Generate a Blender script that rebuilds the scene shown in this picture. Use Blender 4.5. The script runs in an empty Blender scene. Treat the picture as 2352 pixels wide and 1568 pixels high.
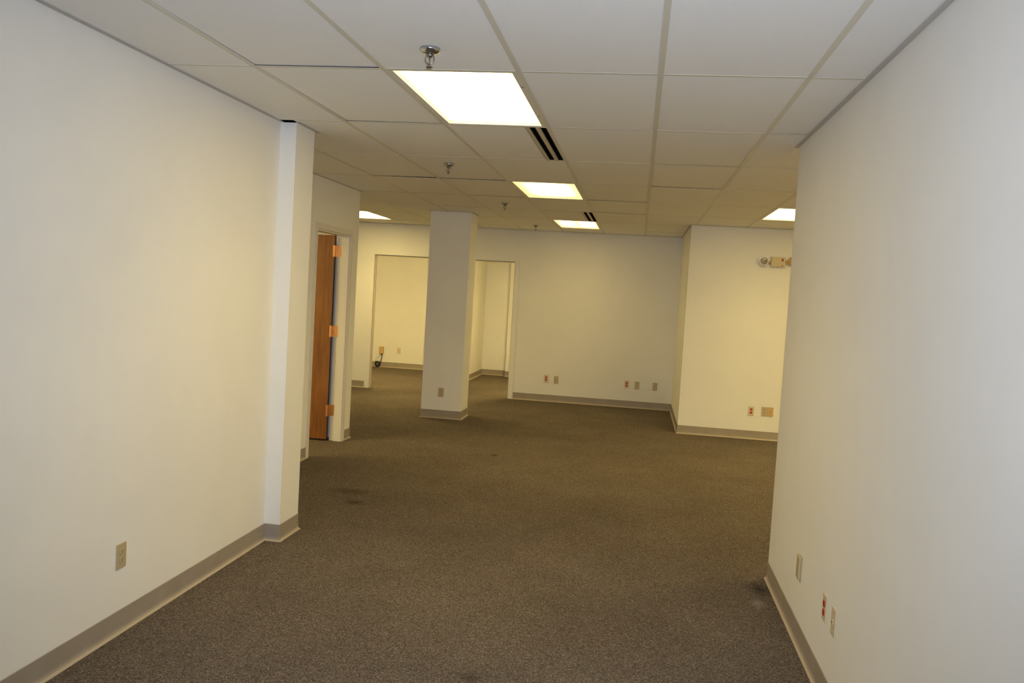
import bpy, bmesh, math, random
from mathutils import Vector, Matrix

random.seed(7)
C = bpy.context.scene.collection
S = bpy.context.scene

# ------------------------------------------------------------------ camera
cam_d = bpy.data.cameras.new('camera')
cam = bpy.data.objects.new('camera', cam_d)
C.objects.link(cam)
cam_d.sensor_width = 36.0
cam_d.lens = 1967.0 / 2352 * 36.0
cam_d.clip_start = 0.05
R = [[0.9875156662365204, 0.14638277352455623, 0.05817982943168245],
     [-0.0659320572428536, 0.048672450314195016, 0.9966363210359823],
     [-0.1430586340112552, 0.9880298964078318, -0.057716124602774935]]
m = Matrix.Identity(4)
for r in range(3):
    m[r][0] = R[0][r]
    m[r][1] = R[1][r]
    m[r][2] = -R[2][r]
CAM_Z = 1.6455
m.translation = (0, 0, CAM_Z)
cam.matrix_world = m
S.camera = cam

# ------------------------------------------------------------------ world, lights, exposure
wld = bpy.data.worlds.new('world')
S.world = wld
wld.use_nodes = True
wld.node_tree.nodes['Background'].inputs[0].default_value = (0.0, 0.0, 0.0, 1)   # windowless interior
wld.node_tree.nodes['Background'].inputs[1].default_value = 0.0
S.view_settings.view_transform = 'Standard'
S.view_settings.look = 'None'
S.view_settings.gamma = 1.0
S.view_settings.exposure = 0.0
S.view_settings.use_curve_mapping = False
S.cycles.max_bounces = 10
S.cycles.diffuse_bounces = 7
S.cycles.sample_clamp_indirect = 8.0
S.cycles.use_denoising = True

TUBE = (1.05, 0.785, 0.285)         # warm fluorescent tubes under a flash white balance
LENS_POWER = 16.5                 # glow of the lens itself
DOWN_W = 14.0                     # downward beam of one fixture's tubes and reflector, watts
DOWN_SPREAD = math.radians(128)

# the photographer's flash: neutral, just above the lens, wide beam that weakens towards the corners
fl_d = bpy.data.lights.new('camera_flash', 'SPOT')
fl_d.energy = 335.0
fl_d.color = (0.87, 0.97, 1.15)
fl_d.spot_size = math.radians(108)
fl_d.spot_blend = 1.0
fl_d.shadow_soft_size = 0.03
flash = bpy.data.objects.new('camera_flash', fl_d)
C.objects.link(flash)
flash.location = (0.01, 0.04, CAM_Z + 0.10)
flash.scale = (0.86, 1.0, 1.0)          # the reflector throws an oval beam
flash.rotation_euler = Vector((-0.143, 0.988, -0.022)).to_track_quat('-Z', 'Y').to_euler()

# ------------------------------------------------------------------ measured plan (metres)
ZC = 2.599                        # ceiling
W2, L4 = 0.6096, 1.2192           # 2 x 4 ft grid
X0, Y0 = -1.7994, 3.7387
XL, XP, YP1, YP2 = -2.2347, -2.1333, 5.0382, 5.331
XR, YR = 0.8802, 5.2949
XD, YDE = -2.9528, 8.708
YB, YBB = 13.023, 16.49
XC1, XC2, YC1, YC2 = -2.6373, -2.1239, 10.5115, 10.9465
XS, YPW = 0.584, 10.8565
T = 0.12                          # partition thickness
DY1, DY2, DH = 7.54, 8.46, 2.125  # office door opening
O1 = (-4.150, -3.235)             # cased openings in the back wall
O2 = (-2.802, -1.887)
OXL, OXR, OYF = -6.30, 5.20, -2.50
gx = lambda i: X0 + i * W2
gy = lambda j: Y0 + j * L4

# ------------------------------------------------------------------ node helpers
def mat(name, base=(0.8, 0.8, 0.8), rough=0.6, metal=0.0, spec=0.5):
    mt = bpy.data.materials.new(name)
    mt.use_nodes = True
    b = mt.node_tree.nodes['Principled BSDF']
    b.inputs['Base Color'].default_value = (*base, 1)
    b.inputs['Roughness'].default_value = rough
    b.inputs['Metallic'].default_value = metal
    b.inputs['Specular IOR Level'].default_value = spec
    return mt, mt.node_tree, b

def N(nt, t, **kw):
    n = nt.nodes.new(t)
    for k, v in kw.items():
        setattr(n, k, v)
    return n

def noise(nt, scale, detail=3.0, rough=0.5, vec=None):
    n = N(nt, 'ShaderNodeTexNoise')
    n.inputs['Scale'].default_value = scale
    n.inputs['Detail'].default_value = detail
    n.inputs['Roughness'].default_value = rough
    if vec is not None:
        nt.links.new(vec, n.inputs['Vector'])
    return n

def coords(nt, scale=(1, 1, 1)):
    tc = N(nt, 'ShaderNodeTexCoord')
    mp = N(nt, 'ShaderNodeMapping')
    mp.inputs['Scale'].default_value = scale
    nt.links.new(tc.outputs['Object'], mp.inputs['Vector'])
    return mp.outputs['Vector']

def ramp(nt, fac, stops):
    r = N(nt, 'ShaderNodeValToRGB')
    el = r.color_ramp.elements
    while len(el) < len(stops):
        el.new(0.5)
    for e, (p, c) in zip(el, stops):
        e.position = p
        e.color = (*c, 1)
    nt.links.new(fac, r.inputs['Fac'])
    return r.outputs['Color']

def bump(nt, b, height, strength, dist):
    n = N(nt, 'ShaderNodeBump')
    n.inputs['Strength'].default_value = strength
    n.inputs['Distance'].default_value = dist
    nt.links.new(height, n.inputs['Height'])
    nt.links.new(n.outputs['Normal'], b.inputs['Normal'])

def mathn(nt, op, a, b=None, c=None, clamp=False):
    n = N(nt, 'ShaderNodeMath', operation=op, use_clamp=clamp)
    for k, v in enumerate((a, b, c)):
        if v is None:
            continue
        if isinstance(v, (int, float)):
            n.inputs[k].default_value = v
        else:
            nt.links.new(v, n.inputs[k])
    return n.outputs[0]

def mixc(nt, fac, a, b):
    n = N(nt, 'ShaderNodeMix', data_type='RGBA')
    if isinstance(fac, (int, float)):
        n.inputs[0].default_value = fac
    else:
        nt.links.new(fac, n.inputs[0])
    for k, v in ((6, a), (7, b)):
        if isinstance(v, tuple):
            n.inputs[k].default_value = (*v, 1)
        else:
            nt.links.new(v, n.inputs[k])
    return n.outputs[2]

M = {}
# painted, lightly orange-peeled drywall
mt, nt, b = mat('wall_paint', rough=0.62, spec=0.3)
v = coords(nt)
n1 = noise(nt, 2.2, 4, 0.6, v)
nt.links.new(ramp(nt, n1.outputs['Fac'], [(0.35, (0.82, 0.81, 0.775)), (0.65, (0.845, 0.835, 0.80))]), b.inputs['Base Color'])
n2 = noise(nt, 260, 2, 0.5, v)
bump(nt, b, n2.outputs['Fac'], 0.12, 0.001)
M['wall'] = mt

# lay-in mineral fibre tile
mt, nt, b = mat('ceiling_tile_fibre', rough=0.9, spec=0.15)
v = coords(nt)
n1 = noise(nt, 330, 3, 0.6, v)
n3 = noise(nt, 40, 2, 0.5, v)
nt.links.new(ramp(nt, n1.outputs['Fac'], [(0.36, (0.85, 0.84, 0.81)), (0.56, (0.92, 0.91, 0.885))]), b.inputs['Base Color'])
bump(nt, b, n1.outputs['Fac'], 0.35, 0.002)
M['tile'] = mt
M['tee'] = mat('painted_steel_tee', (0.70, 0.67, 0.56), 0.45, 0.0, 0.4)[0]
M['angle'] = mat('painted_steel_wall_angle', (0.52, 0.50, 0.46), 0.5, 0.0, 0.4)[0]
M['deck'] = mat('dark_deck_web_shade', (0.02, 0.02, 0.03), 0.95)[0]  # deck colour, also standing in for shade on the tee webs

# looped carpet, taupe with dark and pale flecks, plus its own stains
mt, nt, b = mat('loop_carpet', rough=1.0, spec=0.05)
v = coords(nt)
vor = N(nt, 'ShaderNodeTexVoronoi')
vor.inputs['Scale'].default_value = 215
nt.links.new(v, vor.inputs['Vector'])
sep = N(nt, 'ShaderNodeSeparateColor')
nt.links.new(vor.outputs['Color'], sep.inputs['Color'])
fleck = ramp(nt, sep.outputs['Red'], [(0.0, (0.057, 0.045, 0.037)), (0.33, (0.111, 0.091, 0.076)), (0.62, (0.147, 0.122, 0.103)), (0.86, (0.189, 0.161, 0.139)), (1.0, (0.268, 0.232, 0.202))])
tint = ramp(nt, sep.outputs['Green'], [(0.0, (1.10, 0.94, 0.86)), (0.5, (1.0, 1.0, 0.98)), (1.0, (0.90, 1.0, 1.02))])
mul = N(nt, 'ShaderNodeMix', data_type='RGBA', blend_type='MULTIPLY')
mul.inputs[0].default_value = 1.0
nt.links.new(fleck, mul.inputs[6])
nt.links.new(tint, mul.inputs[7])
wear = noise(nt, 1.3, 5, 0.6, v)
wearc = ramp(nt, wear.outputs['Fac'], [(0.3, (0.86, 0.86, 0.86)), (0.7, (1.10, 1.10, 1.10))])
mul2 = N(nt, 'ShaderNodeMix', data_type='RGBA', blend_type='MULTIPLY')
mul2.inputs[0].default_value = 1.0
nt.links.new(mul.outputs[2], mul2.inputs[6])
nt.links.new(wearc, mul2.inputs[7])
col = mul2.outputs[2]
wob = noise(nt, 22, 4, 0.7, v)
def stain(col, cx, cy, rx, ry, colour, amount):
    s = N(nt, 'ShaderNodeSeparateXYZ')
    nt.links.new(v, s.inputs[0])
    dx = mathn(nt, 'DIVIDE', mathn(nt, 'SUBTRACT', s.outputs[0], cx), rx)
    dy = mathn(nt, 'DIVIDE', mathn(nt, 'SUBTRACT', s.outputs[1], cy), ry)
    d = mathn(nt, 'SQRT', mathn(nt, 'ADD', mathn(nt, 'MULTIPLY', dx, dx), mathn(nt, 'MULTIPLY', dy, dy)))
    d = mathn(nt, 'ADD', d, mathn(nt, 'MULTIPLY', mathn(nt, 'SUBTRACT', wob.outputs['Fac'], 0.5), 1.6))
    f = mathn(nt, 'MULTIPLY', mathn(nt, 'SUBTRACT', 1.0, d, clamp=True), amount)
    return mixc(nt, f, col, colour)
col = stain(col, -2.01, 6.13, 0.10, 0.09, (0.030, 0.018, 0.012), 0.7)
col = stain(col, -2.15, 6.45, 0.22, 0.12, (0.030, 0.020, 0.014), 0.5)
col = stain(col, 0.81, 5.08, 0.09, 0.14, (0.018, 0.016, 0.014), 0.75)
col = stain(col, 0.765, 4.83, 0.05, 0.10, (0.40, 0.38, 0.36), 0.33)
col = stain(col, -1.33, 8.42, 0.05, 0.07, (0.022, 0.012, 0.008), 0.8)
col = stain(col, -0.60, 3.50, 0.05, 0.06, (0.03, 0.014, 0.010), 0.6)
nt.links.new(col, b.inputs['Base Color'])
bump(nt, b, vor.outputs['Distance'], 0.5, 0.006)
M['carpet'] = mt

mt, nt, b = mat('vinyl_cove_base', rough=0.42, spec=0.4)
v = coords(nt)
n1 = noise(nt, 6, 4, 0.6, v)
nt.links.new(ramp(nt, n1.outputs['Fac'], [(0.3, (0.315, 0.272, 0.222)), (0.7, (0.360, 0.315, 0.262))]), b.inputs['Base Color'])
M['base'] = mt
M['base_toe'] = mat('lit_cove_toe', (0.47, 0.395, 0.29), 0.5, 0, 0.3)[0]  # toe coloured lighter, light from above put into its colour

mt, nt, b = mat('stained_birch_veneer', rough=0.33, spec=0.5)
v = coords(nt, (14, 14, 0.9))
n1 = noise(nt, 3.0, 6, 0.62, v)
v2 = coords(nt, (3, 3, 1.4))
n2 = noise(nt, 1.6, 3, 0.5, v2)
mixf = mathn(nt, 'ADD', mathn(nt, 'MULTIPLY', n1.outputs['Fac'], 0.6), mathn(nt, 'MULTIPLY', n2.outputs['Fac'], 0.4))
nt.links.new(ramp(nt, mixf, [(0.30, (0.120, 0.040, 0.010)), (0.52, (0.215, 0.080, 0.021)), (0.72, (0.300, 0.125, 0.036))]), b.inputs['Base Color'])
M['wood'] = mt
M['wood_edge'] = mat('shaded_door_edge', (0.035, 0.022, 0.025), 0.5)[0]  # edge darkened in colour to stand in for its shadow
M['frame'] = mat('semi_gloss_frame_paint', (0.74, 0.70, 0.62), 0.36, 0, 0.5)[0]
M['jamb'] = mat('shaded_jamb_paint', (0.60, 0.52, 0.44), 0.4, 0, 0.5)[0]  # shade on the opening returns put into a darker colour
M['brass'] = mat('polished_brass', (0.68, 0.37, 0.16), 0.32, 0.85)[0]
M['ivory'] = mat('ivory_plastic', (0.50, 0.405, 0.235), 0.38)[0]
M['ivory_light'] = mat('pale_ivory_plastic', (0.66, 0.56, 0.37), 0.38)[0]
M['almond'] = mat('deep_almond_plastic', (0.58, 0.405, 0.175), 0.4)[0]
M['tan_grey'] = mat('greyed_tan_plastic', (0.52, 0.42, 0.27), 0.4)[0]
M['red'] = mat('red_receptacle_plastic', (0.47, 0.042, 0.020), 0.38)[0]
M['slot'] = mat('dark_slot', (0.015, 0.012, 0.01), 0.6)[0]
M['screw'] = mat('plated_screw', (0.55, 0.47, 0.32), 0.35, 0.7)[0]
M['chrome'] = mat('chrome', (0.50, 0.52, 0.50), 0.22, 1.0)[0]
M['bronze'] = mat('aged_sprinkler_metal', (0.26, 0.235, 0.20), 0.32, 0.9)[0]
M['vent_paint'] = mat('beige_vent_paint', (0.58, 0.53, 0.40), 0.5)[0]
M['vent_dark'] = mat('black_vent_void', (0.006, 0.0055, 0.0055), 0.95, 0, 0.1)[0]
M['rubber'] = mat('black_cord_jacket', (0.012, 0.010, 0.010), 0.45)[0]
M['silver'] = mat('lamp_reflector', (0.86, 0.85, 0.82), 0.38, 0.6)[0]
M['lens_glint'] = mat('pressed_lens_rim', (0.80, 0.77, 0.70), 0.25, 0.3)[0]
M['beige'] = mat('beige_enamel', (0.56, 0.47, 0.28), 0.4)[0]
mt, nt, b = mat('clear_glass', (1, 1, 1), 0.03)
b.inputs['Transmission Weight'].default_value = 1.0
b.inputs['IOR'].default_value = 1.45
M['glass'] = mt
M['red_lamp'] = mat('red_indicator', (0.30, 0.015, 0.008), 0.2)[0]
M['housing'] = mat('white_enamel_housing', (0.72, 0.70, 0.66), 0.35)[0]

def lens_material(name, edge, power, twin=False):
    """acrylic lens lit from behind by two tubes: brightest over the tubes, weaker at the rim"""
    mt = bpy.data.materials.new(name)
    mt.use_nodes = True
    nt = mt.node_tree
    nt.nodes.remove(nt.nodes['Principled BSDF'])
    em = N(nt, 'ShaderNodeEmission')
    em.inputs['Color'].default_value = (*TUBE, 1)
    tc = N(nt, 'ShaderNodeTexCoord')
    s = N(nt, 'ShaderNodeSeparateXYZ')
    nt.links.new(tc.outputs['Object'], s.inputs[0])
    ax = mathn(nt, 'ABSOLUTE', s.outputs[0])
    ay = mathn(nt, 'ABSOLUTE', s.outputs[1])
    fx = mathn(nt, 'MULTIPLY', mathn(nt, 'SUBTRACT', 0.285, ax), 1.0 / edge, clamp=True)
    fy = mathn(nt, 'MULTIPLY', mathn(nt, 'SUBTRACT', 0.60, ay), 1.0 / (edge * 1.2), clamp=True)
    f = mathn(nt, 'MULTIPLY', fx, fy)
    f = mathn(nt, 'MULTIPLY', f, f)
    if twin:                             # the two tubes read as two bright bands
        f = mathn(nt, 'MULTIPLY', f, mathn(nt, 'MULTIPLY_ADD', ax, 8.0, 0.10, clamp=True))
    st = mathn(nt, 'ADD', mathn(nt, 'MULTIPLY', f, power - 1.25), 1.25)
    nt.links.new(st, em.inputs['Strength'])
    nt.links.new(em.outputs[0], nt.nodes['Material Output'].inputs['Surface'])
    return mt
M['lens'] = lens_material('lit_acrylic_lens', 0.05, LENS_POWER)
M['lens_bright'] = lens_material('bright_lit_acrylic_lens', 0.05, LENS_POWER * 1.4)
M['lens_twin'] = lens_material('two_band_lit_acrylic_lens', 0.09, LENS_POWER * 0.44, True)
M['lens_near'] = lens_material('cooler_lit_acrylic_lens', 0.05, LENS_POWER * 0.58)
M['lens_dim'] = lens_material('dim_rim_lit_acrylic_lens', 0.20, LENS_POWER * 0.8)  # wide weak rim puts the dimming at a glancing view into the glow

# ------------------------------------------------------------------ mesh helpers
class MB:
    def __init__(self):
        self.bm = bmesh.new()

    def box(self, x0, x1, y0, y1, z0, z1, mi=0, bev=0.0):
        vs = [self.bm.verts.new((x, y, z)) for x in (x0, x1) for y in (y0, y1) for z in (z0, z1)]
        fs = []
        for q in ((0, 1, 3, 2), (4, 6, 7, 5), (0, 4, 5, 1), (2, 3, 7, 6), (0, 2, 6, 4), (1, 5, 7, 3)):
            f = self.bm.faces.new([vs[k] for k in q])
            f.material_index = mi
            fs.append(f)
        if bev:
            es = list({e for f in fs for e in f.edges})
            bmesh.ops.bevel(self.bm, geom=es, offset=bev, segments=2, affect='EDGES', profile=0.6)
        return self

    def lathe(self, prof, seg=24, mi=0, mtx=None, cap=True):
        """prof: (radius, height) pairs, turned round z"""
        rings = []
        for r, z in prof:
            if r < 1e-6:
                rings.append([self.bm.verts.new((0, 0, z))])
            else:
                rings.append([self.bm.verts.new((r * math.cos(2 * math.pi * k / seg), r * math.sin(2 * math.pi * k / seg), z)) for k in range(seg)])
        new = [v for rg in rings for v in rg]
        for a, c in zip(rings, rings[1:]):
            for k in range(seg):
                k2 = (k + 1) % seg
                q = []
                for vv in (a[k % len(a)], a[k2 % len(a)], c[k2 % len(c)], c[k % len(c)]):
                    if vv not in q:
                        q.append(vv)
                if len(q) > 2:
                    f = self.bm.faces.new(q)
                    f.material_index = mi
                    f.smooth = True
        if cap:
            for rg in (rings[0], rings[-1]):
                if len(rg) > 2:
                    f = self.bm.faces.new(rg)
                    f.material_index = mi
        if mtx is not None:
            for vv in new:
                vv.co = mtx @ vv.co
        return self

    def tube(self, pts, r, seg=8, mi=0, closed=False):
        pts = [Vector(p) for p in pts]
        rings = []
        n = len(pts)
        up = Vector((0, 0, 1))
        for k, p in enumerate(pts):
            a = pts[(k - 1) % n] if closed or k > 0 else p
            c = pts[(k + 1) % n] if closed or k < n - 1 else p
            t = (c - a).normalized()
            u = up - t * up.dot(t)
            if u.length < 1e-3:
                u = Vector((1, 0, 0)) - t * t.x
            u.normalize()
            w = t.cross(u)
            rings.append([self.bm.verts.new(p + r * (math.cos(2 * math.pi * s / seg) * u + math.sin(2 * math.pi * s / seg) * w)) for s in range(seg)])
        rng = range(n) if closed else range(n - 1)
        for k in rng:
            a, c = rings[k], rings[(k + 1) % n]
            for s in range(seg):
                f = self.bm.faces.new((a[s], a[(s + 1) % seg], c[(s + 1) % seg], c[s]))
                f.material_index = mi
                f.smooth = True
        if not closed:
            for rg in (rings[0], rings[-1]):
                f = self.bm.faces.new(rg)
                f.material_index = mi
        return self

    def mesh(self, name, mats):
        bmesh.ops.recalc_face_normals(self.bm, faces=self.bm.faces)
        me = bpy.data.meshes.new(name)
        self.bm.to_mesh(me)
        self.bm.free()
        for k in (mats if isinstance(mats, (list, tuple)) else [mats]):
            me.materials.append(M[k])
        return me

    def build(self, name, mats, parent=None, loc=None, rot=None):
        return link(name, self.mesh(name, mats), parent, loc, rot)

def link(name, data, parent=None, loc=None, rot=None):
    o = bpy.data.objects.new(name, data)
    C.objects.link(o)
    if parent:
        o.parent = parent
    if loc:
        o.location = loc
    if rot:
        o.rotation_euler = rot
    return o

def structure(o, label=None):
    o['kind'] = 'structure'
    if label:
        o['label'] = label
    return o

def thing(name, label, cat, loc, rotz=0.0, group=None):
    o = link(name, None, None, loc, (0, 0, rotz))
    o.empty_display_size = 0.05
    o['label'] = label
    o['category'] = cat
    if group:
        o['group'] = group
    return o

def dup(root, loc, label, rotz=None):
    """a copy of a thing with copies of its parts and sub-parts (mesh data shared)"""
    c = root.copy()
    C.objects.link(c)
    c.location = loc
    if rotz is not None:
        c.rotation_euler = (0, 0, rotz)
    c['label'] = label
    for ch in list(root.children):
        p = ch.copy()
        C.objects.link(p)
        p.parent = c
        for g in list(ch.children):
            s = g.copy()
            C.objects.link(s)
            s.parent = p
    return c

def sweep(name, poly, prof, mats, closed=False, parent=None, faces_mi=None):
    """prof: closed loop of (out, z); out is measured to the right-hand side of the travel direction, mitred at the corners"""
    n = len(poly)
    bm = bmesh.new()
    rings = []
    for k in range(n):
        p = Vector(poly[k])
        dirs = []
        if closed or k > 0:
            dirs.append((p - Vector(poly[(k - 1) % n])).normalized())
        if closed or k < n - 1:
            dirs.append((Vector(poly[(k + 1) % n]) - p).normalized())
        ns = [Vector((d.y, -d.x)) for d in dirs]
        if len(ns) == 2:
            mv = ns[0] + ns[1]
            mv = mv / max(1e-6, mv.dot(ns[0]))
        else:
            mv = ns[0]
        rings.append([bm.verts.new((p.x + mv.x * o, p.y + mv.y * o, z)) for o, z in prof])
    L = len(prof)
    for k in (range(n) if closed else range(n - 1)):
        a, c = rings[k], rings[(k + 1) % n]
        for s in range(L):
            f = bm.faces.new((a[s], a[(s + 1) % L], c[(s + 1) % L], c[s]))
            if faces_mi:
                f.material_index = faces_mi[s]
    if not closed:
        bm.faces.new(rings[0])
        bm.faces.new(rings[-1])
    bmesh.ops.recalc_face_normals(bm, faces=bm.faces)
    me = bpy.data.meshes.new(name)
    bm.to_mesh(me)
    bm.free()
    for k in mats:
        me.materials.append(M[k])
    return link(name, me, parent)

# ------------------------------------------------------------------ room shell
ZT = ZC - 0.0008
structure(MB().box(OXL - T, OXR + T, OYF - T, YBB + T, -0.12, 0.0).build('floor', 'carpet'), 'taupe flecked loop carpet with a few dark stains')

def wall(name, boxes, label=None):
    b = MB()
    for q in boxes:
        b.box(*q)
    return structure(b.build(name, 'wall'), label)

wall('wall_left', [(XL - T, XL, OYF, YP2, 0, ZT), (XL, XP, YP1, YP2, 0, ZT)], 'off-white corridor wall on the left ending in a shallow pilaster')
wall('wall_left_return', [(OXL, XL - T, YP2 - T, YP2, 0, ZT)])
wall('wall_left_office', [(XD - T, XD, YP2, DY1, 0, ZT), (XD - T, XD, DY2, YDE, 0, ZT), (XD - T, XD, DY1, DY2, DH, ZT),
                          (OXL, XD - T, YDE - 0.085, YDE, 0, ZT)], 'off-white office wall with the wooden door in it')
wall('wall_right', [(XR, XR + T, OYF, YR, 0, ZT), (XR + T, OXR, YR - T, YR, 0, ZT)], 'off-white corridor wall on the right')
wall('wall_back', [(OXL, O1[0], YB, YB + T, 0, ZT), (O1[1], O2[0], YB, YB + T, 0, ZT), (O2[1], XS + T, YB, YB + T, 0, ZT),
                   (O1[0], O1[1], YB, YB + T, DH, ZT), (O2[0], O2[1], YB, YB + T, DH, ZT)], 'off-white far wall with two cased openings')
wall('wall_right_recess', [(XS, OXR, YPW, YPW + T, 0, ZT), (XS, XS + T, YPW + T, YB, 0, ZT)], 'projecting off-white wall at the far right that carries the emergency light')
wall('wall_divider', [(-3.08, -2.96, YB + T, YBB, 0, ZT)], 'partition between the two back rooms')
wall('wall_back_pilaster', [(-2.47, 0.9, 16.36, YBB, 0, ZT)])
wall('wall_right_backroom', [(0.9, 1.02, YB + T, YBB, 0, ZT)])
wall('wall_outer_left', [(OXL - T, OXL, OYF, YBB, 0, 3.1)])
wall('wall_outer_right', [(OXR, OXR + T, OYF, YBB, 0, 3.1)])
wall('wall_outer_back', [(OXL - T, OXR + T, YBB, YBB + T, 0, 3.1)])
wall('wall_front', [(OXL - T, OXR + T, OYF - T, OYF, 0, 3.1)])

col = MB()
col.box(XC1, XC2, YC1, YC2, 0, ZT)
o = structure(col.build('wall_column', 'wall'), 'free-standing square off-white column in front of the back openings')

# ---- suspended ceiling: deck over the plenum, tees, tiles one by one, wall angle
ceil = structure(MB().box(OXL - T, OXR + T, OYF - T, YBB + T, 3.1, 3.2).build('ceiling', 'deck'), 'suspended ceiling of white lay-in tiles in a steel grid')
I0, I1, J0, J1 = -7, 11, -4, 10
LIGHTS = {(1, 0), (1, 3), (1, 6), (5, 4), (-4, 6), (-5, 2), (-5, 8), (0, 8), (9, 4), (8, 2)}
VENTS = {(1, 1), (1, 5)}
FL = 0.0015
tee = MB()
ya, yb = OYF, YBB
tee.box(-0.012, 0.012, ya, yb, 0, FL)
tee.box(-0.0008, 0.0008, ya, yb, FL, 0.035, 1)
tee_me = tee.mesh('main_tee', ['tee', 'deck'])  # webs take the dark colour in place of plenum shade
for i in range(I0, I1 + 2):
    link('main_tee', tee_me, ceil, (gx(i), 0, ZC))
ct = MB()
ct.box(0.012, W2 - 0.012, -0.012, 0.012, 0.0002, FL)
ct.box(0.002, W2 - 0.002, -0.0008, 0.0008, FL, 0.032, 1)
ct_me = ct.mesh('cross_tee', ['tee', 'deck'])  # shade above the flange put into the web colour
for j in range(J0, J1 + 1):
    for i in range(I0, I1 + 1):
        link('cross_tee', ct_me, ceil, (gx(i), gy(j), ZC))
tw, tl, th = W2 / 2 - 0.0035, L4 / 2 - 0.0035, 0.016
tile_me = MB().box(-tw, tw, -tl, tl, 0, th).mesh('ceiling_tile', 'tile')
lifted = {(0, -1): (0.0045, 0.0015), (0, 0): (0.003, -0.001), (-1, 2): (0.003, 0.004), (0, 2): (0.004, 0.001), (3, 1): (0.002, 0.001), (4, 0): (0.002, 0.002),
          (3, 2): (0.003, -0.001), (2, 3): (0.003, -0.001), (2, 4): (0.002, -0.001), (0, 3): (0.002, 0.001), (-1, 1): (0.003, 0.001)}
for i in range(I0, I1 + 1):
    for j in range(J0, J1 + 1):
        if (i, j) in LIGHTS:
            continue
        cx, cy = gx(i) + W2 / 2, gy(j) + L4 / 2
        z = ZC + FL + 0.0002
        if (i, j) in VENTS:                     # narrower tile beside the slot diffuser
            b = MB().box(gx(i) + 0.0035, gx(i + 1) - 0.142, -tl + cy, tl + cy, z, z + th)
            b.build('ceiling_tile', 'tile', ceil)
            continue
        if (i, j) == (-1, 1):                   # cut round the pilaster, with an open slot in front of it
            b = MB().box(XP + 0.004, gx(i + 1) - 0.0035, cy - tl, cy + tl, z, z + th)
            b.box(gx(i) + 0.0035, XP + 0.004, YP2 - 0.02, cy + tl, z, z + th)
            b.build('ceiling_tile', 'tile', ceil)
            continue
        far, side = lifted.get((i, j), (random.choice((0, 0, 0.0006, 0.0012)), 0))
        o = link('ceiling_tile', tile_me, ceil, (cx, cy, z + abs(far) / 2 + abs(side) / 2))
        o.rotation_euler = (far / L4, -side / W2, 0)

# steel wall angle under the tiles
ANG = [(0.0, ZC - 0.0006), (0.022, ZC - 0.0006), (0.022, ZC - 0.0022), (0.0015, ZC - 0.0022), (0.0015, ZC - 0.022), (0.0, ZC - 0.022)]
ANG = [(0.0, ZC), (0.022, ZC), (0.022, ZC - 0.0014), (0.0, ZC - 0.0014)]
def angle(poly, closed=False):
    sweep('wall_angle', poly, ANG, ['angle'], closed, ceil)
angle([(XL, OYF), (XL, YP1 - 0.002)])
angle([(XP, YP1 - 0.01), (XP, YP2 + 0.045)])
angle([(XD, YP2), (XD, YDE + 0.03)])
angle([(OXL, YDE), (OXL, YB), (XS, YB), (XS, YPW), (OXR, YPW)])
angle([(XR, YR + 0.05), (XR, OYF)])
angle([(XC1, YC1), (XC2, YC1), (XC2, YC2), (XC1, YC2)], True)

# ---- vinyl cove base
COVE = [(0.0, 0.0), (0.018, 0.0), (0.018, 0.002), (0.0125, 0.0045), (0.0085, 0.010), (0.0045, 0.019), (0.0035, 0.030), (0.0035, 0.104), (0.002, 0.106), (0.0, 0.106)]
CMI = [0, 1, 1, 1, 0, 0, 0, 0, 0, 0]
def cove(name, poly, closed=False, label=None):
    o = sweep(name, poly, COVE, ['base', 'base_toe'], closed, None, CMI)
    return structure(o, label)
cove('baseboard_left', [(XL, OYF), (XL, YP1), (XP, YP1), (XP, YP2), (XD, YP2), (XD, DY1 - 0.052)], label='grey vinyl cove base along the left corridor wall')
cove('baseboard_left_end', [(XD, DY2 + 0.052), (XD, YDE), (OXL, YDE), (OXL, YB), (O1[0] - 0.062, YB)])
cove('baseboard_back', [(O1[1] + 0.062, YB), (O2[0] - 0.062, YB)])
cove('baseboard_back_right', [(O2[1] + 0.062, YB), (XS, YB), (XS, YPW), (OXR, YPW)], label='grey vinyl cove base round the far wall and the projecting wall')
cove('baseboard_right', [(OXR, YR), (XR, YR), (XR, OYF)], label='grey vinyl cove base along the right corridor wall')
cove('baseboard_column', [(XC1, YC1), (XC2, YC1), (XC2, YC2), (XC1, YC2)], True, 'grey vinyl cove base wrapped round the column')
cove('baseboard_backroom_left', [(OXL, YB + T), (OXL, YBB), (-3.08, YBB), (-3.08, YB + T)])
cove('baseboard_backroom_right', [(-2.96, YB + T), (-2.96, YBB), (-2.47, YBB), (-2.47, 16.36), (0.9, 16.36)])

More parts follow.
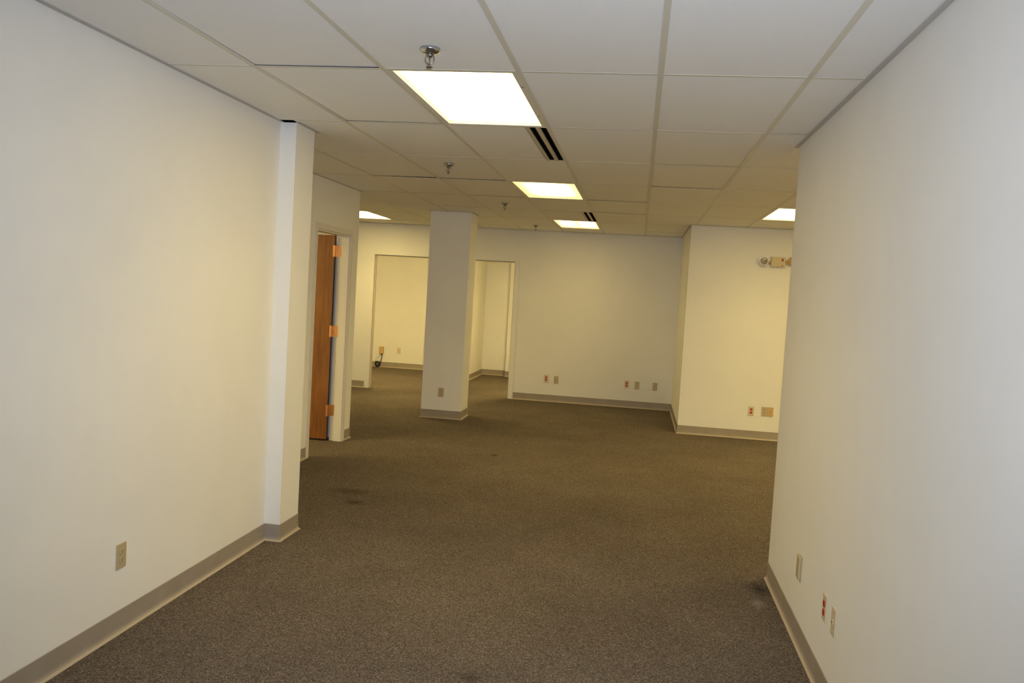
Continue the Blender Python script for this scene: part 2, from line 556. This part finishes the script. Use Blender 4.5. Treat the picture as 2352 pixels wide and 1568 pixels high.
# ---- cased openings in the back wall (pressed metal frames)
def opening_frame(name, x0, x1, label):
    b = MB()
    f, p = 0.050, 0.012
    ya, yb = YB - p, YB + T + p
    b.box(x0 - f, x0 + 0.016, ya, ya + 0.03, 0, DH + f)       # faces
    b.box(x1 - 0.016, x1 + f, ya, ya + 0.03, 0, DH + f)
    b.box(x0 + 0.016, x1 - 0.016, ya, ya + 0.03, DH - 0.016, DH + f)
    b.box(x0, x0 + 0.014, ya + 0.03, yb, 0, DH - 0.014, 1)    # returns through the wall, coloured darker for shade
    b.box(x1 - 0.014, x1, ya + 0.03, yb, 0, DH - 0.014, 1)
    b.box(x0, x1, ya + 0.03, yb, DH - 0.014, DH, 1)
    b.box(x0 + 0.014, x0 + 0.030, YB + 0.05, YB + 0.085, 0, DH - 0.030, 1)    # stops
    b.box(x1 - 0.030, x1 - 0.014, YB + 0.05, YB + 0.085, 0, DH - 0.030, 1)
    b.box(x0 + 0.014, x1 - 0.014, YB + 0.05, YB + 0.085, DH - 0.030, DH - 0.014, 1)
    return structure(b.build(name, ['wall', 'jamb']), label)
opening_frame('trim_1', O1[0], O1[1], 'painted metal frame of the left back opening')
opening_frame('trim_2', O2[0], O2[1], 'painted metal frame of the right back opening')

# ------------------------------------------------------------------ office door, standing open into the office
door = structure(link('door_1', None, None, (XD, DY2, 0)), 'brown stained wooden door standing open in a cream metal frame')
door['kind'] = 'structure'
b = MB()
f, p, wd = 0.050, 0.012, DY2 - DY1
xa, xb = -T - p, p                   # local x: 0 is the corridor face
rb = -T - p + 0.050                  # rabbet for the leaf on the office side
for s, y0 in ((1, 0.0), (-1, -wd)):
    q = sorted((y0 + s * f, y0 - s * 0.002))
    b.box(xb - 0.022, xb, q[0], q[1], 0, DH + (f if s > 0 else f))              # corridor face
    b.box(xa, xa + 0.022, q[0], q[1], 0, DH + f)                                # office face
    q = sorted((y0, y0 - s * 0.003))
    b.box(xa + 0.022, xb - 0.022, q[0], q[1], 0, DH)                            # jamb
    q = sorted((y0 - s * 0.003, y0 - s * 0.019))
    b.box(rb, xb - 0.016, q[0], q[1], 0, DH - 0.019)                            # stop
b.box(xb - 0.022, xb, -wd + 0.002, -0.002, DH - 0.002, DH + f)
b.box(xa, xa + 0.022, -wd + 0.002, -0.002, DH - 0.002, DH + f)
b.box(xa + 0.022, xb - 0.022, -wd, 0, DH - 0.003, DH)
b.box(rb, xb - 0.016, -wd, 0, DH - 0.019, DH - 0.003)
b.build('door_frame', 'frame', door)
leaf_w, lt = wd - 0.010, 0.044
px_, py_ = xa - 0.006, -0.004        # hinge pin
b = MB()
b.box(px_ - 0.006 - leaf_w, px_ - 0.006, py_ - 0.005 - lt, py_ - 0.005, 0.018, DH - 0.010, 0)
lo = b.build('door_leaf', ['wood', 'wood_edge'], door)
for pl in lo.data.polygons:
    if pl.normal.x > 0.9:
        pl.material_index = 1
hb = MB()
hh = 0.0575
prof = [(0.0, -hh - 0.003), (0.006, -hh - 0.002), (0.0080, -hh)]
for k in range(-2, 3):               # five interlocking barrels with fine joints
    lo_, hi_ = k * 0.023 - 0.0112, k * 0.023 + 0.0112
    prof += [(0.0080, lo_), (0.0085, lo_ + 0.0004), (0.0085, lo_ + 0.0012), (0.0085, hi_ - 0.0012), (0.0085, hi_ - 0.0004), (0.0080, hi_)]
prof += [(0.0080, hh), (0.006, hh + 0.003), (0.0, hh + 0.006)]
hb.lathe(prof, 14, cap=False)
hinge_knuckle = hb.mesh('knuckle', 'brass')
hj = MB().box(0.006, 0.052, 0.0005, 0.0030, -hh, hh)
for k in (-0.038, 0.0, 0.038):
    hj.lathe([(0.0045, 0), (0.0035, 0.0012), (0, 0.0014)], 10, 0, Matrix.Translation((0.030 + (0.012 if k == 0 else 0), 0.0004, k)) @ Matrix.Rotation(math.radians(90), 4, 'X'))
hinge_jamb = hj.mesh('hinge', 'brass')
hl = MB().box(-0.0055, -0.0030, -0.050, -0.006, -hh, hh).box(-0.022, -0.004, -0.0515, -0.0492, -hh, hh)
hinge_leafside = hl.mesh('leaf_plate', 'brass')
for z in (1.955, 1.135, 0.315):
    h = link('hinge', hinge_jamb, door, (px_, py_, z))
    link('knuckle', hinge_knuckle, h)
    link('leaf_plate', hinge_leafside, h)

# ------------------------------------------------------------------ recessed ceiling lights
def troffer(i, j, label, lens='lens', watts=1.0):
    cx, cy = gx(i) + W2 / 2, gy(j) + L4 / 2
    t = thing('ceiling_light', label, 'ceiling light', (cx, cy, ZC + FL), 0, 'recessed troffer lights')
    hx, hy = W2 / 2 - 0.004, L4 / 2 - 0.004
    ix, iy = hx - 0.030, hy - 0.026
    b = MB()
    b.box(-hx, -ix, -hy, hy, 0.0004, 0.012)
    b.box(ix, hx, -hy, hy, 0.0004, 0.012)
    b.box(-ix, ix, -hy, -iy, 0.0004, 0.012)
    b.box(-ix, ix, iy, hy, 0.0004, 0.012)
    b.build('lens_frame', 'housing', t)
    for y in (-0.33, 0.33):
        MB().box(ix + 0.006, ix + 0.018, y - 0.012, y + 0.012, -0.0016, 0.0006).build('latch', 'chrome', t)
    bd = bpy.data.lights.new('tube_light', 'AREA')
    bd.shape = 'RECTANGLE'
    bd.size, bd.size_y = 2 * ix, 2 * iy
    bd.spread = DOWN_SPREAD
    bd.color = [c / 1.05 for c in TUBE]
    bd.energy = DOWN_W * watts
    link('tube_light', bd, t, (0, 0, 0.0125))
    MB().box(-ix - 0.006, ix + 0.006, -iy - 0.006, iy + 0.006, 0.013, 0.0165).build('diffuser', lens, t)
    b = MB()
    b.box(-hx, hx, -hy, hy, 0.10, 0.104)
    b.box(-hx, -hx + 0.004, -hy, hy, 0.012, 0.10)
    b.box(hx - 0.004, hx, -hy, hy, 0.012, 0.10)
    b.box(-hx, hx, -hy, -hy + 0.004, 0.012, 0.10)
    b.box(-hx, hx, hy - 0.004, hy, 0.012, 0.10)
    b.build('housing', 'housing', t)
    return t
troffer(1, 0, 'large white ceiling light nearest the camera, beside the nearest sprinkler', 'lens_near', 0.6)
troffer(1, 3, 'middle ceiling light of the row, with dim yellow lens edges', 'lens_dim', 0.8)
troffer(1, 6, 'small far ceiling light close to the back wall', 'lens_twin', 0.35)
troffer(5, 4, 'ceiling light cut off by the right corridor wall, above the emergency light', 'lens_near', 0.7)
troffer(9, 4, 'added unseen ceiling light behind the right corridor wall, nearer the projecting wall', 'lens', 1.0)  # fixture added to fill the ceiling and far walls with light
troffer(8, 2, 'added unseen ceiling light behind the right corridor wall, nearer the wall end', 'lens_bright', 1.8)  # second added fixture, brightens ceiling, column side and office wall
troffer(-4, 6, 'ceiling light showing as a thin wedge left of the column')
troffer(-5, 2, 'ceiling light inside the office behind the wooden door', 'lens_bright', 1.6)
troffer(-5, 8, 'ceiling light inside the left back room', 'lens_bright', 1.4)
troffer(0, 8, 'ceiling light inside the right back room', 'lens_bright', 1.4)

# ------------------------------------------------------------------ slot diffusers
def vent(i, j, label):
    x1, ya, yb = gx(i + 1) - 0.004, gy(j) + 0.012, gy(j + 1) - 0.012
    t = thing('slot_diffuser', label, 'air vent', (x1 - 0.0665, (ya + yb) / 2, ZC), 0, 'slot diffusers in the ceiling')
    h = (yb - ya) / 2
    b = MB()
    b.box(-0.0665, -0.0445, -h, h, 0.0004, 0.006)
    b.box(0.0565, 0.0665, -h, h, 0.0004, 0.006)
    b.box(-0.0445, 0.0565, -h, -h + 0.004, 0.0004, 0.004)
    b.box(-0.0445, 0.0565, h - 0.004, h, 0.0004, 0.004)
    b.build('frame', 'vent_paint', t)
    b = MB()
    b.box(-0.008, 0.017, -h + 0.004, h - 0.004, 0.0006, 0.012)
    b.build('divider_bar', 'vent_paint', t)
    b = MB()
    b.box(-0.048, 0.060, -h, h, 0.085, 0.088)
    b.box(-0.048, -0.0445, -h, h, 0.006, 0.085)
    b.box(0.0565, 0.060, -h, h, 0.006, 0.085)
    b.box(-0.0445, 0.0565, -h, -h + 0.003, 0.004, 0.085)
    b.box(-0.0445, 0.0565, h - 0.003, h, 0.004, 0.085)
    b.build('air_chamber', 'vent_dark', t)
    for xx in (-0.030, 0.038):
        bl = MB().box(-0.010, 0.010, -h + 0.005, h - 0.005, -0.0008, 0.0008)
        bl.build('blade', 'vent_dark', t, (xx, 0, 0.022), (0, math.radians(35), 0))
vent(1, 1, 'dark two-slot air vent at the end of the nearest ceiling light')
vent(1, 5, 'dark two-slot air vent in front of the far ceiling light')

# ------------------------------------------------------------------ fire sprinklers
def sprinkler(loc, label):
    t = thing('fire_sprinkler', label, 'sprinkler', loc, 0, 'pendent fire sprinklers')
    b = MB()
    b.lathe([(0.040, 0.0), (0.0415, -0.003), (0.0415, -0.008), (0.040, -0.011), (0.034, -0.0165), (0.026, -0.0205), (0.018, -0.022), (0.0, -0.022)], 32)
    b.build('escutcheon', 'chrome', t)
    b = MB()
    b.lathe([(0.0, -0.020), (0.0125, -0.020), (0.0135, -0.030), (0.010, -0.034), (0.006, -0.036), (0.0, -0.036)], 16)
    for s in (-1, 1):
        pts = []
        for k in range(11):
            a = k / 10
            r = 0.0135 + 0.0045 * math.sin(math.pi * min(1, a * 1.25)) - 0.012 * max(0, a - 0.6) / 0.4
            pts.append((s * r, 0, -0.026 - 0.044 * a))
        b.tube(pts, 0.0022, 8)
    b.lathe([(0.0, -0.063), (0.0055, -0.063), (0.0055, -0.073), (0.0, -0.073)], 12)
    b.build('yoke', 'bronze', t)
    MB().lathe([(0.0, -0.036), (0.002, -0.037), (0.0027, -0.041), (0.0027, -0.057), (0.0018, -0.062), (0.0, -0.063)], 12).build('glass_bulb', 'bronze', t)
    b = MB()
    b.lathe([(0.0, -0.073), (0.008, -0.073), (0.008, -0.0742), (0.0, -0.0742)], 20)
    for k in range(12):
        a = 2 * math.pi * k / 12
        mtx = Matrix.Rotation(a, 4, 'Z')
        vs = [b.bm.verts.new(mtx @ Vector(c)) for c in ((0.006, -0.0018, -0.0732), (0.0135, -0.0026, -0.0745), (0.0135, 0.0026, -0.0745), (0.006, 0.0018, -0.0732))]
        vs2 = [b.bm.verts.new(v.co - Vector((0, 0, 0.0012))) for v in vs]
        b.bm.faces.new(vs)
        b.bm.faces.new(vs2[::-1])
        for q in range(4):
            b.bm.faces.new((vs[q], vs[(q + 1) % 4], vs2[(q + 1) % 4], vs2[q]))
    b.build('deflector', 'bronze', t)
    return t
sp = sprinkler((-0.892, 3.40, ZC), 'largest chrome sprinkler, hanging just before the nearest ceiling light')
dup(sp, (-1.512, 6.505, ZC), 'chrome sprinkler second nearest, left of the near air vent')
dup(sp, (-1.498, 9.215, ZC), 'sprinkler third in the row, left below the middle ceiling light')
dup(sp, (-1.498, 12.02, ZC), 'smallest sprinkler close to the far wall, left of the far ceiling light')

# ------------------------------------------------------------------ wall plates
# local frame: x across the plate, y out of the wall is -y, z up; centre at origin
PW, PH = 0.070, 0.114
def plate_mesh(name, m_, w=PW, h=PH, t=0.006):
    return MB().box(-w / 2, w / 2, -t, 0, -h / 2, h / 2, 0, 0.0022).mesh(name, m_)
def rx(deg=90):
    return Matrix.Rotation(math.radians(deg), 4, 'X')
def receptacle_mesh(name, m_):
    b = MB()
    prof = []
    bm = b.bm
    n = 24
    ring = []
    for k in range(n):
        a = 2 * math.pi * k / n
        x, z = 0.0172 * math.cos(a), 0.0172 * math.sin(a)
        z = max(-0.0140, min(0.0140, z))
        ring.append((x, z))
    top = [bm.verts.new((x * 0.96, -0.0085, z * 0.96)) for x, z in ring]
    mid = [bm.verts.new((x, -0.0075, z)) for x, z in ring]
    bot = [bm.verts.new((x, -0.004, z)) for x, z in ring]
    bm.faces.new(top)
    for k in range(n):
        bm.faces.new((top[k], top[(k + 1) % n], mid[(k + 1) % n], mid[k]))
        bm.faces.new((mid[k], mid[(k + 1) % n], bot[(k + 1) % n], bot[k]))
    bm.faces.new(bot[::-1])
    return b.mesh(name, m_)
slot_me = MB().box(-0.0073, -0.0053, -0.0092, -0.0080, 0.000, 0.0085).box(0.0053, 0.0073, -0.0092, -0.0080, 0.001, 0.0080) \
    .lathe([(0.0026, 0.0080), (0.0026, 0.0092)], 10, 0, Matrix.Translation((0, 0, -0.0065)) @ rx()).mesh('slots', 'slot')
screw_me = MB().lathe([(0.0034, 0.0055), (0.0030, 0.0072), (0, 0.0076)], 12, 0, rx()).mesh('screw', 'screw')
rec_red, rec_ivory = receptacle_mesh('receptacle', 'red'), receptacle_mesh('receptacle', 'ivory')
jack_me = MB().box(-0.0075, 0.0075, -0.0095, -0.004, -0.009, 0.009, 0, 0.0012).mesh('jack', 'ivory_light')
hole_me = MB().box(-0.0045, 0.0045, -0.0102, -0.0092, -0.005, 0.0045).mesh('jack_hole', 'slot')
dot_me = MB().lathe([(0.0048, 0.004), (0.0048, 0.0105), (0.0028, 0.0108), (0.0, 0.0108)], 14, 0, rx()).mesh('jack', 'slot')
plates = {k: plate_mesh('plate', k) for k in ('ivory', 'ivory_light', 'almond', 'tan_grey')}
GROUP = 'wall outlet and jack plates'

def duplex(loc, rotz, pm, red, label):
    t = thing('outlet', label, 'outlet', loc, rotz, GROUP)
    link('plate', plates[pm], t)
    for s in (-1, 1):
        r = link('receptacle', rec_red if red else rec_ivory, t, (0, 0, s * 0.0195))
        if red:
            r['label'] = 'red receptacle'
        link('slots', slot_me, r)
    link('screw', screw_me, t)
    return t
def jackplate(loc, rotz, pm, label, kind='phone'):
    t = thing('jack_plate' if kind != 'blank' else 'blank_plate', label, 'wall plate', loc, rotz, GROUP)
    link('plate', plates[pm], t)
    for s in (-1, 1):
        link('screw', screw_me, t, (0, 0, s * 0.042))
    if kind == 'phone':
        j = link('jack', jack_me, t)
        link('jack_hole', hole_me, j)
    elif kind == 'slotted':
        j = link('jack', jack_me, t, (0, 0, 0.004))
        link('jack_hole', hole_me, j)
        MB().box(-0.019, 0.019, -0.0095, -0.005, -0.006, 0.006, 0, 0.002).build('label_holder', 'ivory_light', t, (0, 0, -0.034))
    elif kind == 'coax':
        link('jack', dot_me, t)
    elif kind == 'double':
        for s in (-1, 1):
            link('jack', dot_me, t, (0, 0, 0.005 + s * 0.018))
    return t
RL, RRT = math.radians(90), math.radians(-90)
# left corridor wall (faces +x): local -y must point to +x
duplex((XL, 3.515, 0.357), RL, 'ivory', False, 'ivory duplex outlet low on the left corridor wall')
# right corridor wall (faces -x)
t = thing('surface_jack_box', 'thick ivory surface box, farthest along the right corridor wall', 'wall box', (XR, 4.355, 0.368), RRT, GROUP)
MB().box(-0.036, 0.036, -0.004, 0, -0.058, 0.058, 0, 0.0015).build('back_plate', 'ivory', t)
MB().box(-0.033, 0.033, -0.016, -0.003, -0.056, 0.056, 0, 0.006).build('cover', 'ivory', t)
MB().box(-0.007, 0.007, -0.013, -0.005, -0.0600, -0.0545).build('jack_hole', 'slot', t)
duplex((XR, 3.783, 0.369), RRT, 'ivory_light', True, 'red duplex outlet on the right corridor wall, beside the single jack plate')
jackplate((XR, 3.613, 0.371), RRT, 'ivory_light', 'single jack plate nearest the camera on the right corridor wall', 'phone')
# far wall (faces -y)
duplex((-1.324, YB, 0.353), 0, 'ivory_light', True, 'red duplex outlet on the far wall, first after the right opening')
jackplate((-1.169, YB, 0.344), 0, 'ivory', 'ivory jack plate beside the left red outlet of the far wall', 'phone')
duplex((-0.097, YB, 0.355), 0, 'ivory_light', True, 'red duplex outlet on the far wall beside the blank plate')
jackplate((0.057, YB, 0.347), 0, 'ivory', 'blank ivory plate right of the second red outlet on the far wall', 'blank')
jackplate((0.323, YB, 0.350), 0, 'ivory', 'ivory jack plate with pale lower slot, last before the far corner', 'slotted')
# projecting wall
duplex((1.461, YPW, 0.351), 0, 'ivory_light', True, 'red duplex outlet below the emergency light on the projecting wall')
jackplate((1.619, YPW, 0.355), 0, 'tan_grey', 'greyish plate with two dark jacks below the emergency light', 'double')
jackplate((1.692, YPW, 0.356), 0, 'almond', 'orange-ivory plate with one jack touching the two-jack plate', 'coax')
# column and back room
duplex((-2.387, YC1, 0.332), 0, 'ivory', False, 'ivory duplex outlet on the front of the square column')
jackplate((-4.647, YBB, 0.347), 0, 'ivory_light', 'pale ivory jack plate on the back room wall, right of the corded box', 'slotted')

# corded phone terminal box in the left back room
t = thing('terminal_box', 'orange-tan box on the back room wall with a black cord to the floor', 'box', (-4.997, YBB, 0.340))
MB().box(-0.046, 0.046, -0.045, 0, -0.070, 0.070, 0, 0.006).build('housing', 'almond', t)
b = MB()
b.lathe([(0.018, 0), (0.016, -0.018), (0.008, -0.024), (0, -0.024)], 12, 0, Matrix.Translation((0.012, -0.024, -0.069)))
pts = [(0.014, -0.024, -0.085), (0.016, -0.025, -0.13), (0.008, -0.03, -0.19), (-0.004, -0.040, -0.25), (-0.018, -0.055, -0.295), (-0.05, -0.075, -0.325)]
def smooth(pts, n=6):
    out = []
    P = [Vector(p) for p in pts]
    for k in range(len(P) - 1):
        a, b_, c, d = P[max(0, k - 1)], P[k], P[k + 1], P[min(len(P) - 1, k + 2)]
        for s in range(n):
            u = s / n
            out.append(0.5 * ((2 * b_) + (c - a) * u + (2 * a - 5 * b_ + 4 * c - d) * u * u + (3 * b_ - a - 3 * c + d) * u ** 3))
    out.append(P[-1])
    return out
b.tube(smooth(pts), 0.0075, 8)
b.build('cord', 'rubber', t)
b = MB()
coil = []
for k in range(90):
    a = 2 * math.pi * k / 22
    r = 0.040 + 0.014 * math.sin(k * 0.7)
    coil.append((-0.055 + r * math.cos(a), -0.075 + 0.020 * math.sin(a * 0.5 + 1), -0.276 + r * 1.05 * math.sin(a)))
b.tube(coil, 0.009, 8)
b.build('cord_coil', 'rubber', t)
MB().box(-0.075, -0.045, -0.120, -0.075, -0.339, -0.300, 0, 0.005).build('plug', 'rubber', t)
b = MB()
b.tube(smooth([(-0.006, -0.02, -0.07), (-0.035, -0.022, -0.12), (-0.085, -0.024, -0.17), (-0.11, -0.03, -0.22), (-0.09, -0.045, -0.27)]), 0.0022, 6)
b.build('thin_wire', 'rubber', t)

# ------------------------------------------------------------------ emergency light on the projecting wall
t = thing('emergency_light', 'beige twin-head emergency light high on the projecting wall', 'emergency light', (1.643, YPW, 2.196))
MB().box(-0.083, 0.083, -0.070, 0, -0.058, 0.058, 0, 0.004).build('housing', 'beige', t)
MB().box(-0.0105, 0.0105, -0.0745, -0.068, -0.0135, 0.0135, 0, 0.002).build('indicator', 'red_lamp', t, (0.048, 0, 0.024))
MB().box(-0.011, 0.011, -0.0712, -0.068, -0.003, 0.003).build('test_slot', 'slot', t, (0.048, 0, -0.045))
for pos, aim, arm in (((-0.170, -0.062, 0.001), (-0.05, -1, -0.02), -0.083), ((0.150, -0.060, 0.010), (0.82, 0.22, 0.40), 0.083)):
    aimv = Vector(aim).normalized()
    q = Vector((0, 0, 1)).rotation_difference(aimv).to_euler()
    hd = MB().lathe([(0.0, -0.050), (0.018, -0.048), (0.034, -0.034), (0.048, -0.010), (0.054, 0.004), (0.054, 0.010), (0.049, 0.012), (0.048, 0.004), (0.030, -0.020), (0.010, -0.036), (0.0, -0.036)], 32).build('lamp_head', 'almond' if arm > 0 else 'beige', t, pos, q)
    MB().lathe([(0.0465, 0.0055), (0.030, -0.0185), (0.010, -0.0345), (0.0, -0.0345)], 32, cap=False).build('reflector', 'silver', hd)
    b = MB()
    b.lathe([(0.0, 0.0125), (0.020, 0.012), (0.036, 0.0105), (0.043, 0.008), (0.043, 0.005), (0.0, 0.007)], 32)
    b.build('clear_lens', 'glass', hd)
    b = MB()
    for k in range(20):
        a = 2 * math.pi * k / 20
        rib = MB().box(-0.0048, 0.0048, -0.0052, 0.0052, -0.003, 0.0045)
        rib.bm.transform(Matrix.Translation((0.0485 * math.cos(a), 0.0485 * math.sin(a), 0.0125)) @ Matrix.Rotation(a, 4, 'Z'))
        tmp = bpy.data.meshes.new('rib')
        rib.bm.to_mesh(tmp)
        rib.bm.free()
        b.bm.from_mesh(tmp)
        bpy.data.meshes.remove(tmp)
    b.build('ribbed_rim', 'lens_glint', hd)['kind'] = 'stuff'
    MB().lathe([(0.0, -0.022), (0.005, -0.022), (0.007, -0.006), (0.004, 0.001), (0.0, 0.002)], 14).build('bulb', 'silver', hd)
    b = MB()
    sgn = -1 if arm < 0 else 1
    b.tube([(arm - sgn * 0.006, -0.035, -0.004), (arm + sgn * 0.018, -0.036, -0.005), (pos[0] - aimv.x * 0.045, pos[1] - aimv.y * 0.040, pos[2] - aimv.z * 0.045)], 0.013, 10)
    b.build('swivel_arm', 'almond', t)
